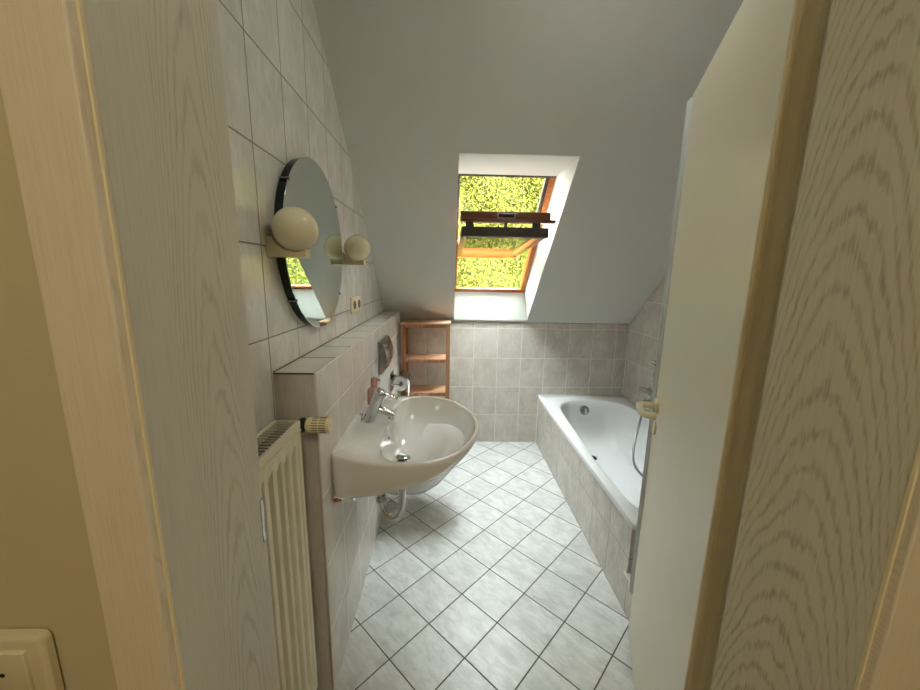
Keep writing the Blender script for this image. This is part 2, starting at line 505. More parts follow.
trim('trim_door_right', [('l', bm, M['lin_right']), ('lining_edge', b2, M['lin_edge']), ('architrave', b3, M['arch'])], 'ash-grained door lining on the right of the doorway')
bm = B(); box(bm, OX0, OX1, YH, Y0, OZ, OZ + .02)
b3 = B(); box(b3, OX0, OX1, YH - .013, YH + .0055, OZ, OZ + .065, .002, 2)
trim('trim_door_head', [('l', bm, M['lin_left']), ('architrave', b3, M['arch'])])

# ------------------------------------------------------------------ door leaf, open into the bathroom
F = Vector((.496, .597, 0)); dd = Vector((.3689, .9295, 0)).normalized(); nn = Vector((-dd.y, dd.x, 0))
DM = Matrix(((dd.x, nn.x, 0, F.x), (dd.y, nn.y, 0, F.y), (0, 0, 1, 0), (0, 0, 0, 1)))   # local x along the leaf, y out of the seen face
DW = .690
bm = B(); box(bm, .0025, DW, -.040, 0, .012, 1.985, .003, 3)
bmesh.ops.transform(bm, matrix=DM, verts=bm.verts[:])
door = mesh('door_1', bm, M['door'])
struct(door, 'cream flat door leaf standing open into the bathroom')
bm = B(); box(bm, 0, .0024, -.0400, -.0005, .012, 1.984, .001, 1)
for yy in (-.006, -.0115, -.034): box(bm, -.0012, .0003, yy - .0008, yy + .0008, .02, 1.98)
bmesh.ops.transform(bm, matrix=DM, verts=bm.verts[:])
mesh('edge_band', bm, M['dooredge'], door)
bm = B(); box(bm, .0, DW + .012, -.052, -.0405, .012, 1.997, .003, 3)
bmesh.ops.transform(bm, matrix=DM, verts=bm.verts[:])
mesh('rebate_lip', bm, M['door'], door)
# slim grey closing strip on the free edge
bm = B(); box(bm, DW + .001, DW + .010, -.010, .0065, .175, 1.978, .002, 3); 
bmesh.ops.transform(bm, matrix=DM, verts=bm.verts[:])
mesh('closing_strip', bm, M['grey_plastic'], door)
bm = B(); box(bm, DW + .011, DW + .016, .003, .0115, .175, 1.975, .002, 3)
bmesh.ops.transform(bm, matrix=DM, verts=bm.verts[:])
mesh('strip_lip', bm, M['grey_plastic'], door)
# handle
def T(bm):
    bmesh.ops.transform(bm, matrix=DM, verts=bm.verts[:]); return bm
bm = B(); lathe(bm, [(0, .0), (.029, .0), (.030, .003), (.028, .010), (.016, .013), (0, .013)], (.640, 0, .985), (0, 1, 0), 40)
hd = mesh('handle', T(bm), M['ivory'], door, True, 40)
bm = B()
tube(bm, [(.640, .008, .985), (.640, .030, .985), (.638, .050, .985), (.628, .060, .985), (.60, .062, .985), (.56, .061, .985), (.542, .056, .985), (.534, .042, .985), (.532, .020, .985)], .0115, 16, 8)
lv = mesh('lever', T(bm), M['ivory'], hd, True, 50)
bm = B(); lathe(bm, [(0, .0), (.0225, .0), (.024, .003), (.022, .007), (.006, .008), (.006, .004), (0, .004)], (.640, 0, .905), (0, 1, 0), 40)
mesh('keyhole_rosette', T(bm), M['ivory'], door, True, 40)

# ------------------------------------------------------------------ low installation wall on the left
YP0 = 1.026
bm = B(); box(bm, XW, XP, YP0, L, 0, ZL - .006)
pw = struct(mesh('wall_low', bm, M['tile_pre']), 'low tiled wall with a ledge along the left side')
pw.data.materials.append(M['tile_pre_end'])
for f in pw.data.polygons:
    if abs(f.normal.y) > .5: f.material_index = 1
bm = B(); box(bm, XW, XP + .002, YP0 - .002, L, ZL - .006, ZL, .0015, 2)
o = mesh('ledge', bm, M['tile_ledge'], pw)
bm = B(); box(bm, XP - .002, XP + .0032, YP0 - .002, L, ZL - .0052, ZL + .0006, .0012, 2)
mesh('ledge_edge_profile', bm, plain('edge_profile_white', srgb(244, 242, 236), .25), pw)
bm = B(); box(bm, XW, XW + .003, YP0, L, ZL, ZL + .003)
mesh('ledge_back_joint', bm, plain('back_joint', srgb(120, 113, 104), .7), pw)
bm = B(); cyl(bm, (XP - .001, YP0 + .001, 0), (XP - .001, YP0 + .001, ZL - .004), .0045, n=12)
mesh('corner_profile', bm, plain('corner_profile_plastic', srgb(196, 186, 170), .4), pw, True)

# ------------------------------------------------------------------ radiator
rad = empty('radiator', (XW, .75, .1))
RY0, RY1, RZ0, RZ1, RXF, RXB = .545, .948, .14, 1.028, -.400, -.468
bm = B()
# front sheet with pressed vertical channels
N = 220; cols = []
pitch = .0415
for i in range(N + 1):
    y = RY0 + (RY1 - RY0) * i / N
    ph_ = ((RY1 - .030 - y) / pitch) % 1.0
    s = 1 if .30 < ph_ < .70 else (0 if (ph_ < .2 or ph_ > .8) else (ph_ - .2) / .1 if ph_ < .5 else (.8 - ph_) / .1)
    edge = min(1, max(0, min(y - RY0 - .012, RY1 - .012 - y) / .008))
    cols.append((y, s * edge))
zs = [RZ0, RZ0 + .035, RZ0 + .06, RZ1 - .085, RZ1 - .055, RZ1 - .018, RZ1 - .016, RZ1]
zf = [0, 0, 1, 1, 0, 0, 0, 0]
rows = [[bm.verts.new((RXF - .011 * s * k - (.0 if zi < 6 else 0), y, z)) for y, s in cols] for zi, (z, k) in enumerate(zip(zs, zf))]
for a, b_ in zip(rows, rows[1:]):
    for i in range(N): bm.faces.new((a[i], a[i + 1], b_[i + 1], b_[i]))
fp = mesh('front_panel', bm, M['radiator'], None, True, 35)
bm = B(); box(bm, RXF - .018, RXF - .012, RY0, RY1, RZ0 + .01, RZ1 - .02)
box(bm, RXB, RXB + .008, RY0, RY1, RZ0, RZ1, .002, 1)
bp_ = mesh('back_panel', bm, M['radiator'])
bm = B(); box(bm, RXB, RXF + .0015, RY1 - .003, RY1, RZ0, RZ1, .001, 1)
sp1 = mesh('side_panel', bm, M['radiator'])
bm = B(); box(bm, RXB, RXF + .0015, RY0, RY0 + .003, RZ0, RZ1, .001, 1)
sp2 = mesh('side_panel', bm, M['radiator'])
bm = B()
box(bm, RXF - .006, RXF + .0022, RY0, RY1, RZ1 - .014, RZ1 + .001, .0015, 2)
box(bm, RXB, RXB + .006, RY0, RY1, RZ1 - .006, RZ1 + .001, .001, 1)
box(bm, RXB, RXF, RY1 - .006, RY1, RZ1 - .006, RZ1 + .001, .001, 1)
box(bm, RXF + .0005, RXF + .0030, RY0, RY1, RZ1 - .030, RZ1 - .024, .0008, 1)
tr = mesh('top_rail', bm, M['radiator'])
bm = B()
y = RY0 + .01
while y < RY1 - .006:
    box(bm, RXB + .005, RXF - .005, y, y + .0030, RZ1 - .004, RZ1 - .001); y += .0150
gr = mesh('top_grille', bm, M['grille'])
bm = B(); box(bm, RXB + .01, RXF - .02, RY0 + .01, RY1 - .01, RZ0 + .02, RZ1 - .022)
fi = mesh('shaded_fins', bm, M['rad_gap_shade'])  # solid block, shade between the bars put into its colour
adopt(rad, fp, bp_, sp1, sp2, tr, gr, fi)
# valve and thermostat head
TY, TZ = .975, 1.004
bm = B(); cyl(bm, (RXF - .030, RY1 - .002, TZ), (RXF - .030, TY + .004, TZ), .009, n=20)
cyl(bm, (RXF - .030, TY, TZ - .045), (RXF - .030, TY, TZ + .012), .010, n=20)
cyl(bm, (RXF - .030, TY, TZ), (RXF - .010, TY, TZ), .012, n=20)
cyl(bm, (RXF - .030, TY, .0), (RXF - .030, TY, TZ - .04), .0065, n=16)
vb = mesh('valve', bm, M['steel'], None, True, 40)
bm = B(); lathe(bm, [(0, 0), (.019, 0), (.0205, .004), (.0205, .010), (.017, .013), (.017, .018), (0, .018)], (RXF - .009, TY, TZ), (1, 0, 0), 32)
vc = mesh('valve_collar', bm, M['black'], None, True, 40)
bm = B()
lathe(bm, [(0, 0), (.0185, 0), (.0215, .005), (.022, .020), (.0215, .058), (.0195, .064), (.012, .066), (0, .066)], (RXF + .009, TY, TZ), (1, 0, 0), 40)
th = mesh('thermostat_head', bm, M['ivory'], None, True, 40)
bm = B()
for k in range(20):
    a = 2 * PI * k / 20
    for (x0, x1) in ((.018, .034), (.037, .056)):
        Mx = Matrix.Translation((RXF + .009, TY, TZ)) @ Matrix.Rotation(a, 4, 'X')
        box(bm, x0, x1, -.0012, .0012, .0212, .0225, M=Mx)
sl_ = mesh('vent_slots', bm, plain('slot_shadow_plastic', srgb(110, 92, 62), .6))
sl_.parent = th
adopt(rad, vb, vc, th)
tag(rad, 'cream panel radiator on the left wall beside the doorway', 'radiator')

# ------------------------------------------------------------------ round mirror
MC = (1.380, 1.514); MR = .290
mir = empty('round_mirror', (XW, MC[0], MC[1] - MR))
bm = B(); lathe(bm, [(0, 0), (MR - .004, 0), (MR - .004, .022), (MR, .0225), (MR, .0262)], (XW + .0008, MC[0], MC[1]), (1, 0, 0), 128)
body = mesh('backing', bm, M['mirror_side'], None, True, 40)
bm = B(); lathe(bm, [(MR, .0262), (MR - .0015, .0275), (0, .0275)], (XW + .0008, MC[0], MC[1]), (1, 0, 0), 128)
gl = mesh('mirror_glass', bm, M['mirror'], None, False)
adopt(mir, body, gl)
for a in (38, 142, 218, 322):
    a = math.radians(a); cy, cz = MC[0] + MR * math.cos(a), MC[1] + MR * math.sin(a)
    bm = B()
    Mx = Matrix.Translation((XW, cy, cz)) @ Matrix.Rotation(a, 4, 'X')
    box(bm, .001, .0315, -.001, .002, -.003, .003, .0005, 1, M=Mx)
    box(bm, .0285, .0305, -.006, .002, -.003, .003, .0005, 1, M=Mx)
    c = mesh('mirror_clip', bm, M['chrome_dk']); adopt(mir, c)
tag(mir, 'round frameless mirror on the tiled wall above the washbasin', 'mirror')

# ------------------------------------------------------------------ globe wall lamps
def make_lamp():
    root = empty('wall_lamp', (XW, 0, 1.4625))
    GC = Vector((XW + .0745, 0, 1.538)); GR = .0598
    # bracket: a cradle that follows the globe, high at the wall, low lip in front
    prof = [(XW + .0005, 1.4625), (XW + .104, 1.4625), (XW + .104, 1.482)]
    a0, a1 = math.radians(-58), math.radians(-160)
    for k in range(15):
        a = a0 + (a1 - a0) * k / 14
        prof.append((GC.x + (GR + .002) * math.cos(a), GC.z + (GR + .002) * math.sin(a)))
    prof += [(XW + .0005, 1.5175)]
    bm = B(); prism(bm, prof, -.019, .019, 'y'); bevel_all(bm, .0015, 2, 50)
    br = mesh('bracket', bm, M['bracket'], None, True, 35)
    bm = B(); bmesh.ops.create_uvsphere(bm, u_segments=56, v_segments=32, radius=GR, matrix=Matrix.Translation(GC))
    g = mesh('globe', bm, M['globe'], None, True)
    adopt(root, br, g)
    return root
lamp = make_lamp(); lamp.location.y = 1.062
tag(lamp, 'cream globe wall lamp on the side of the mirror nearest the doorway', 'wall lamp', 'globe wall lamps beside the mirror')
lamp2 = lamp.copy(); COL.objects.link(lamp2); lamp2.location.y = 1.765
for ch in list(lamp.children):
    c = ch.copy(); COL.objects.link(c); c.parent = lamp2
tag(lamp2, 'cream globe wall lamp on the far side of the mirror, nearer the roof window', 'wall lamp', 'globe wall lamps beside the mirror')

# ------------------------------------------------------------------ power outlet and hall switch
so = empty('power_outlet', (XW, 1.985, 1.215))
bm = B(); box(bm, XW + .0005, XW + .012, 1.868, 2.060, 1.220, 1.305, .004, 3)
fo = mesh('cover_frame', bm, M['ivory'], None, True, 40); adopt(so, fo)
for cy in (1.915, 2.010):
    bm = B(); lathe(bm, [(0, .0125), (.0195, .0125), (.0195, .0145), (.022, .0145), (.022, .011)], (XW, cy, 1.2625), (1, 0, 0), 32)
    i_ = mesh('socket_insert', bm, plain('socket_shade', srgb(120, 104, 78), .5), None, True, 40)
    bm = B()
    for s in (-.0095, .0095):
        cyl(bm, (XW + .012, cy + s, 1.2625), (XW + .0131, cy + s, 1.2625), .003, n=12)
    h_ = mesh('pin_holes', bm, M['dark']); h_.parent = i_
    adopt(so, i_)
tag(so, 'ivory double power outlet on the tiles between mirror and ceiling slope', 'power outlet')

sw = empty('light_switch', (-.44, YH, .98))
SX1, SZ1 = -.4085, 1.054; yb = YH + .006
bm = B(); box(bm, SX1 - .084, SX1, yb - .011, yb - .0003, SZ1 - .084, SZ1, .0085, 4)
a_ = mesh('cover_frame', bm, M['ivory'], None, True, 50)
bm = B(); box(bm, SX1 - .084 + .0165, SX1 - .0185, yb - .0145, yb - .0085, SZ1 - .084 + .0165, SZ1 - .0165, .0022, 3)
b_ = mesh('rocker', bm, M['ivory'], None, True, 50)
bm = B(); cyl(bm, (SX1 - .0430, yb - .0150, SZ1 - .0430), (SX1 - .0430, yb - .0144, SZ1 - .0430), .0024, n=20)
c_ = mesh('indicator_lens', bm, M['dark']); c_.parent = b_
adopt(sw, a_, b_)
tag(sw, 'cream light switch with a small dark dot on the hall wall', 'light switch')

# ------------------------------------------------------------------ washbasin
BC = (XP, 1.390, .84)
OT = [(0, .268), (.012, .278), (.04, .292), (.09, .312), (.15, .328), (.21, .336), (.27, .336), (.32, .327), (.36, .311), (.395, .286), (.427, .250), (.455, .204), (.478, .152), (.494, .104), (.506, .052), (.510, 0)]
def outline_poly():
    P = [(u, h_) for u, h_ in OT]
    return [(u, -h_) for u, h_ in P] + [(u, h_) for u, h_ in P[-2::-1]]
def inner_poly():
    I = [(.142, 0), (.142, .10), (.143, .17), (.147, .215), (.158, .257), (.18, .291), (.21, .309), (.26, .318), (.31, .312), (.35, .296), (.385, .272), (.417, .237), (.445, .192), (.467, .140), (.482, .092), (.490, .045), (.493, 0)]
    return I + [(u, -h_) for u, h_ in I[-2:0:-1]]
def ray_poly(c, th, poly):
    dx, dy = math.cos(th), math.sin(th); best = None
    n = len(poly)
    for i in range(n):
        (x1, y1), (x2, y2) = poly[i], poly[(i + 1) % n]
        ex, ey = x2 - x1, y2 - y1
        den = dx * ey - dy * ex
        if abs(den) < 1e-12: continue
        t = ((x1 - c[0]) * ey - (y1 - c[1]) * ex) / den
        s = ((x1 - c[0]) * dy - (y1 - c[1]) * dx) / den
        if t > 0 and -1e-9 <= s <= 1 + 1e-9 and (best is None or t > best): best = t
    return (c[0] + dx * best, c[1] + dy * best)
NA = 128
cc = (.24, 0.)
angs = [2 * PI * (k + .5) / NA for k in range(NA)]
OP, IP = outline_poly(), inner_poly()
out_ = [ray_poly(cc, a, OP) for a in angs]
inn_ = [ray_poly(cc, a, IP) for a in angs]
def smooth_loop(P, it=2, pin=None):
    for _ in range(it):
        Q = []
        for i, p in enumerate(P):
            if pin and pin(p): Q.append(p); continue
            a, b_ = P[i - 1], P[(i + 1) % len(P)]
            Q.append((p[0] * .5 + (a[0] + b_[0]) * .25, p[1] * .5 + (a[1] + b_[1]) * .25))
        P = Q
    return P
out_ = smooth_loop(out_, 2, lambda p: p[0] < .012); inn_ = smooth_loop(inn_, 3)
bm = B(); rings = []
def ring(pts): rings.append([bm.verts.new((BC[0] + u, BC[1] + v, z)) for u, v, z in pts])
def dep(u): return .160 - .115 * (max(0, u) / .5) ** 1.25
# bottom centre ring .. up the outside
for i, fl in enumerate((.0, .5, 1.)):
    ring([((.2 + (u * .74 - .2) * fl), v * .80 * fl + (0), BC[2] - dep(u * .74) - (.175 - dep(u * .74)) * (1 - fl ** 3)) for u, v in out_] if fl else [(.2, 0, BC[2] - .175)] * NA)
for k in range(1, 13):
    ph_ = PI / 2 * (1 - k / 12)
    t_ = 1 - math.cos(ph_)
    pts = []
    for u, v in out_:
        ub, vb_ = u * .74, v * (.94 - .16 * min(1, u / .3))
        pts.append((u + (ub - u) * t_, v + (vb_ - v) * t_, BC[2] - .012 - (dep(ub) - .012) * math.sin(ph_)))
    ring(pts)
ring([(u * .999, v * .999, BC[2] - .006) for u, v in out_])
ring([(u - (.002 if u > .01 else 0), v * .992, BC[2] - .0015) for u, v in out_])
ring([(u - (.006 if u > .012 else 0), v * .980, BC[2]) for u, v in out_])
for f_, dz in ((.55, 0), (.85, -.0012), (.95, -.003), (1., -.006)):
    ring([(o[0] * .988 + (i[0] - o[0] * .988) * f_, o[1] * .98 + (i[1] - o[1] * .98) * f_, BC[2] + dz) for o, i in zip(out_, inn_)])
dc = (.196, 0.0)
for k in range(1, 21):
    s = (k / 20) ** 1.25
    r = 1 - s
    z = BC[2] - .006 - .152 * (1 - r ** 3.0) ** .9
    r2 = max(r, .09)
    ring([(dc[0] + (i[0] - dc[0]) * r2, dc[1] + (i[1] - dc[1]) * r2, z) for i in inn_])
for a, b_ in zip(rings, rings[1:]):
    for k in range(NA):
        j = (k + 1) % NA
        bm.faces.new((a[k], a[j], b_[j], b_[k]))
bm.faces.new(rings[-1])
bmesh.ops.remove_doubles(bm, verts=bm.verts[:], dist=1e-5)
basin = mesh('washbasin', bm, M['ceramic'], None, True, 60)
tag(basin, 'white wall-hung ceramic washbasin with an oval bowl below the mirror', 'washbasin')
zd = BC[2] - .158
bm = B(); lathe(bm, [(.036, -.001), (.036, .003), (.030, .0045), (.029, .001), (0, .001)], (XP + dc[0], BC[1], zd + .001), (0, 0, 1), 40)
dr = mesh('drain', bm, M['chrome'], basin, True, 40)
bm = B(); lathe(bm, [(0, .014), (.016, .0135), (.025, .010), (.025, .006), (0, .006)], (XP + dc[0], BC[1], zd), (0, 0, 1), 40)
mesh('drain_plug', bm, M['chrome'], dr, True, 40)
bm = B(); lathe(bm, [(0, 0), (.006, 0), (.006, .0012), (0, .0012)], (XP + .151, BC[1] - .03, BC[2] - .055), (1, 0, .35), 20)
mesh('overflow_hole', bm, M['dark'], basin)
bm = B(); box(bm, XP + .022, XP + .038, BC[1] - .2795, BC[1] - .2755, .822, .827, .0008, 1); 
lg = mesh('maker_mark', bm, plain('maker_mark_print', srgb(110, 104, 98), .4), basin)
bm = B(); cyl(bm, (XP + .0005, 1.135, .665), (XP + .016, 1.135, .665), .0065, n=6); cyl(bm, (XP + .016, 1.135, .665), (XP + .024, 1.135, .665), .004, n=12)
mesh('fixing_bolt', bm, plain('brass_bolt', srgb(150, 100, 60), .35, metal=.8), basin)

# faucet
FX, FY = XP + .062, 1.402
fa = empty('basin_faucet', (FX, FY, .84))
bm = B()
ax = Vector((.46, 0, 1)).normalized()
lathe(bm, [(0, -.0), (.0265, -.0), (.0275, .004), (.0245, .012), (.0225, .05), (.0235, .108), (.0245, .112), (.0245, .118)], (FX, FY, .8405), ax, 40)
fb = mesh('body', bm, M['chrome'], None, True, 40)
bm = B()
c0 = Vector((FX, FY, .8405)) + ax * .055
tube(bm, [c0 + Vector((.006, 0, .004)), c0 + Vector((.030, 0, -.003)), c0 + Vector((.055, 0, -.013)), c0 + Vector((.078, 0, -.024))], .0145, 20, 6)
cyl(bm, c0 + Vector((.072, 0, -.024)), c0 + Vector((.068, 0, -.041)), .0115, n=20)
fs = mesh('spout', bm, M['chrome'], None, True, 50)
c1 = Vector((FX, FY, .8405)) + ax * .118
bm = B()
lathe(bm, [(.0245, 0), (.026, .004), (.0255, .016), (.020, .022), (0, .024)], c1, ax, 40)
Ml = Matrix.Translation(c1 + ax * .018) @ Matrix.Rotation(math.radians(24), 4, 'Y')
vs = box(bm, -.010, .072, -.013, .013, -.004, .005, .003, 2, M=Ml)
fl_ = mesh('lever', bm, M['chrome'], None, True, 45)
bm = B(); cyl(bm, (FX - .024, FY - .012, .842), (FX - .024, FY - .012, .868), .0026, n=12)
lathe(bm, [(0, 0), (.006, .001), (.008, .005), (.006, .010), (0, .011)], (FX - .024, FY - .012, .866), (0, 0, 1), 20)
fk = mesh('pop_up_knob', bm, M['chrome'], None, True, 40)
adopt(fa, fb, fs, fl_, fk)
tag(fa, 'chrome single-lever mixer tap standing on the washbasin deck', 'tap')

# soap dispenser behind the tap
sd = empty('soap_dispenser', (XP + .040, 1.535, .84))
sx, sy = XP + .049, 1.60
bm = B(); lathe(bm, [(0, 0), (.028, 0), (.031, .003), (.031, .062), (.027, .074), (.013, .082), (.013, .086), (0, .086)], (sx, sy, .8405), (0, 0, 1), 40)
s1 = mesh('bottle', bm, M['soap'], None, True, 40)
bm = B(); lathe(bm, [(0, .086), (.0145, .086), (.0145, .112), (.0125, .116), (.0125, .122), (0, .123)], (sx, sy, .8405), (0, 0, 1), 32)
box(bm, sx + .002, sx + .026, sy - .005, sy + .005, .8405 + .110, .8405 + .118, .002, 2)
s2 = mesh('pump', bm, M['pump'], None, True, 40)
sd.location.y = sy
adopt(sd, s1, s2)
tag(sd, 'pink soap dispenser standing on the basin behind the tap', 'soap dispenser')

# siphon trap
tp_ = empty('basin_trap', (XP + .15, 1.40, .42))
bm = B()
tube(bm, [(XP + .196, 1.39, .664), (XP + .196, 1.39, .56), (XP + .194, 1.39, .47), (XP + .180, 1.39, .438), (XP + .155, 1.39, .424), (XP + .128, 1.39, .434), (XP + .112, 1.39, .460), (XP + .106, 1.39, .50), (XP + .090, 1.39, .528), (XP + .06, 1.39, .535), (XP + .001, 1.39, .535)], .0155, 20, 8)
t1 = mesh('trap_pipe', bm, M['chrome'], None, True)
for (x, z) in ((.196, .585), (.106, .505)):
    bm = B(); lathe(bm, [(.016, -.011), (.0215, -.010), (.0215, .010), (.016, .011)], (XP + x, 1.39, z), (0, 0, 1), 24)
    adopt(tp_, mesh('union_nut', bm, M['chrome_dk'], None, True, 40))
bm = B(); lathe(bm, [(.016, .0), (.036, .001), (.030, .008), (.016, .012)], (XP + .0008, 1.39, .535), (1, 0, 0), 32)
t3 = mesh('wall_rosette', bm, M['chrome'], None, True, 40)
adopt(tp_, t1, t3)
tag(tp_, 'chrome siphon trap hanging under the washbasin', 'drain trap')

# ------------------------------------------------------------------ toilet (wall hung, mostly behind the basin)
WY = 2.11
wc = empty('toilet', (XP, WY, .05))
bm = B(); rg = []
def wc_out(th, s, sh=0.):
    # egg: back at wall, length .52
    c, s_ = math.cos(th), math.sin(th)
    u = .27 + (.25 if c > 0 else .27) * (abs(c) ** (1 if c > 0 else .45)) * (1 if c > 0 else -1)
    v = .178 * (abs(s_) ** .85) * (1 if s_ > 0 else -1)
    return u, v
NW = 72
for (z, su, sv) in ((.125, .42, .42), (.118, .50, .58), (.13, .57, .68), (.17, .67, .80), (.24, .78, .90), (.32, .90, .97), (.385, .99, 1.), (.40, 1., 1.), (.405, .99, .985)):
    rg.append([bm.verts.new((XP + max(0.001, wc_out(2 * PI * k / NW, 1)[0] * su), WY + wc_out(2 * PI * k / NW, 1)[1] * sv, z)) for k in range(NW)])
for (z, s_) in ((.405, .85), (.39, .80), (.33, .68), (.24, .4), (.20, .15)):
    rg.append([bm.verts.new((XP + .28 + (wc_out(2 * PI * k / NW, 1)[0] - .28) * s_, WY + wc_out(2 * PI * k / NW, 1)[1] * s_, z)) for k in range(NW)])
for a, b_ in zip(rg, rg[1:]):
    for k in range(NW):
        j = (k + 1) % NW; bm.faces.new((a[k], a[j], b_[j], b_[k]))
bm.faces.new(rg[0][::-1]); bm.faces.new(rg[-1])
w1 = mesh('bowl', bm, M['ceramic'], None, True, 50)
def slab(z0, z1, s0, hole, name, mat):
    bm = B(); A = []
    prof = [(s0 * .97, z0), (s0, z0 + .003), (s0, z1 - .004), (s0 * .97, z1)]
    for s_, z in prof:
        A.append([bm.verts.new((XP + .06 + (wc_out(2 * PI * k / NW, 1)[0]) * s_ * .88, WY + wc_out(2 * PI * k / NW, 1)[1] * s_, z)) for k in range(NW)])
    for a, b_ in zip(A, A[1:]):
        for k in range(NW):
            j = (k + 1) % NW; bm.faces.new((a[k], a[j], b_[j], b_[k]))
    bm.faces.new(A[0][::-1]); bm.faces.new(A[-1])
    return mesh(name, bm, mat, None, True, 40)
w2 = slab(.4065, .420, 1.0, 0, 'toilet_seat', M['seat'])
w3 = slab(.4205, .440, 1.01, 0, 'toilet_lid', M['seat'])
adopt(wc, w1, w2, w3)
tag(wc, 'white wall-hung toilet low on the tiled wall behind the washbasin', 'toilet')

# flush plate: a chrome plate with a bulging face
fp_ = empty('flush_plate', (XP, 2.09, .88))
bm = B()
ny, nz = 20, 16
y0, y1, z0, z1 = 1.958, 2.205, .880, 1.058
g_ = []
for i in range(ny + 1):
    row = []
    for j in range(nz + 1):
        a, b_ = i / ny, j / nz
        th_ = .006 + .052 * min(1, math.sin(PI * (.06 + .86 * b_)) ** .75) * (.75 + .25 * math.sin(PI * a))
        row.append(bm.verts.new((XP + th_, y0 + (y1 - y0) * a, z0 + (z1 - z0) * b_)))
    g_.append(row)
for i in range(ny):
    for j in range(nz): bm.faces.new((g_[i][j], g_[i + 1][j], g_[i + 1][j + 1], g_[i][j + 1]))
bd = [v for v in bm.verts if v.is_boundary]
r_ = bmesh.ops.extrude_edge_only(bm, edges=[e for e in bm.edges if e.is_boundary])
for v in [x for x in r_['geom'] if isinstance(x, bmesh.types.BMVert)]: v.co.x = XP + .0004
f1 = mesh('flush_cover', bm, plain('dark_chrome', srgb(128, 122, 116), .12, metal=1), None, True, 35)
bm = B(); box(bm, XP + .0003, XP + .006, y0 - .006, y1 + .006, z0 - .006, z1 + .006, .002, 2)
f2 = mesh('mounting_frame', bm, M['steel'])
adopt(fp_, f1, f2)
tag(fp_, 'shiny chrome flush plate with a bulging face on the low tiled wall', 'flush plate')

# toilet paper holder and roll
hp = empty('toilet_paper_holder', (XP, 2.38, .70))
HX, HY, HZ = XP + .068, 2.385, .712
bm = B(); box(bm, XP + .0005, XP + .008, HY - .065, HY + .065, HZ - .06, HZ + .07, .003, 2)
h1 = mesh('wall_plate', bm, M['chrome'])
bm = B()
P = []
for k in range(13):
    a = math.radians(178 - 160 * k / 12); P.append((HX + .063 * math.cos(a), HZ + .012 + .052 * math.sin(a)))
poly = P + [(x * 1, z - .002) for x, z in P[::-1]]
prism(bm, poly, HY - .066, HY + .066, 'y')
h2 = mesh('cover', bm, M['chrome_dk'], None, True, 40)
bm = B(); cyl(bm, (HX, HY - .062, HZ), (HX, HY + .062, HZ), .006, n=16)
cyl(bm, (XP + .004, HY + .060, HZ), (HX, HY + .060, HZ), .005, n=12)
cyl(bm, (XP + .004, HY - .060, HZ), (HX, HY - .060, HZ), .004, n=12)
h3 = mesh('roll_bar', bm, M['chrome'], None, True, 40)
adopt(hp, h1, h2, h3)
tag(hp, 'chrome toilet paper holder with curved cover beside the wooden shelf', 'paper holder')
bm = B(); lathe(bm, [(.018, -.050), (.047, -.050), (.047, .050), (.018, .050), (.018, -.050)], (HX, HY, HZ), (0, 1, 0), 48)
poly = [(HX + .0465, HZ), (HX + .0485, HZ + .004), (HX + .0505, HZ - .02), (HX + .0515, HZ - .088), (HX + .0500, HZ - .088), (HX + .049, HZ - .02)]
prism(bm, poly, HY - .050, HY + .050, 'y')
rl = mesh('toilet_roll', bm, M['paper'], None, True, 40)
tag(rl, 'white toilet roll with a loose sheet hanging, in the chrome holder', 'toilet roll')

# ------------------------------------------------------------------ wooden shelf
sh = empty('shelf_unit', (-.17, 2.83, 0))
SX0, SXR, SY0, SY1 = -.357, .014, 2.725, 2.945
PT = .032; PD = .022; ST = 1.073
kids = []
def slope_cut_top(y): return min(ST, slope_z(y) - .004)
for x0 in (SX0, SXR - PT):
    for y0 in (SY0, SY1 - PD):
        bm = B(); box(bm, x0, x0 + PT, y0, y0 + PD, 0, ST - .014, .002, 2)
        kids.append(mesh('post', bm, M['wood'], None, True, 40))
for i, z in enumerate((ST - .001, .790, .525, .30, .10)):
    bm = B()
    if i == 0: box(bm, SX0 - .004, SXR + .004, SY0 - .003, SY1 + .005, z - .013, z, .002, 2)
    else:
        xx = SX0 + .004
        box(bm, SX0 + .003, SXR - .003, SY0 + .014, SY1 - .004, z - .012, z, .0015, 2)
    kids.append(mesh('shelf', bm, M['woodx'], None, True, 40))
    bm = B()
    zz = z - .0135 if i == 0 else z - .0
    box(bm, SX0 + PT + .0005, SXR - PT - .0005, SY0 + .002, SY0 + .013, zz - .026, zz - (.0005 if i == 0 else .0), .0015, 2)
    kids.append(mesh('cross_rail', bm, M['wood'], None, True, 40))
adopt(sh, *kids)
tag(sh, 'brown wooden open shelf unit in the far left corner under the slope', 'shelf')

# ------------------------------------------------------------------ bathtub, tiled front, plinth
ZT = .436
TY0 = 1.300
bm = B(); box(bm, XT, XT + .022, 1.335, L, 0, ZT - .027)
tw = struct(mesh('wall_bath_front', bm, M['tile_bath']), 'tiled front of the bath')
bm = B(); box(bm, XT + .0225, XR, 1.335, 1.350, 0, ZT - .027)
struct(mesh('wall_bath_end', bm, M['tile_bath_end']))
bm = B(); box(bm, XT - .0012, XT + .003, L - .012, L - .002, 0, ZT - .026)
mesh('corner_profile', bm, M['white'], tw)
bm = B(); box(bm, XT, XR, 1.12, 1.3345, 0, .170)
pl = struct(mesh('wall_bath_step', bm, M['tile_bath']), 'low tiled step at the foot of the bath')
bm = B(); box(bm, XT - .007, XT + .014, 1.12, 1.352, .1702, .183, .002, 2)
mesh('edge_trim', bm, M['white'], pl)

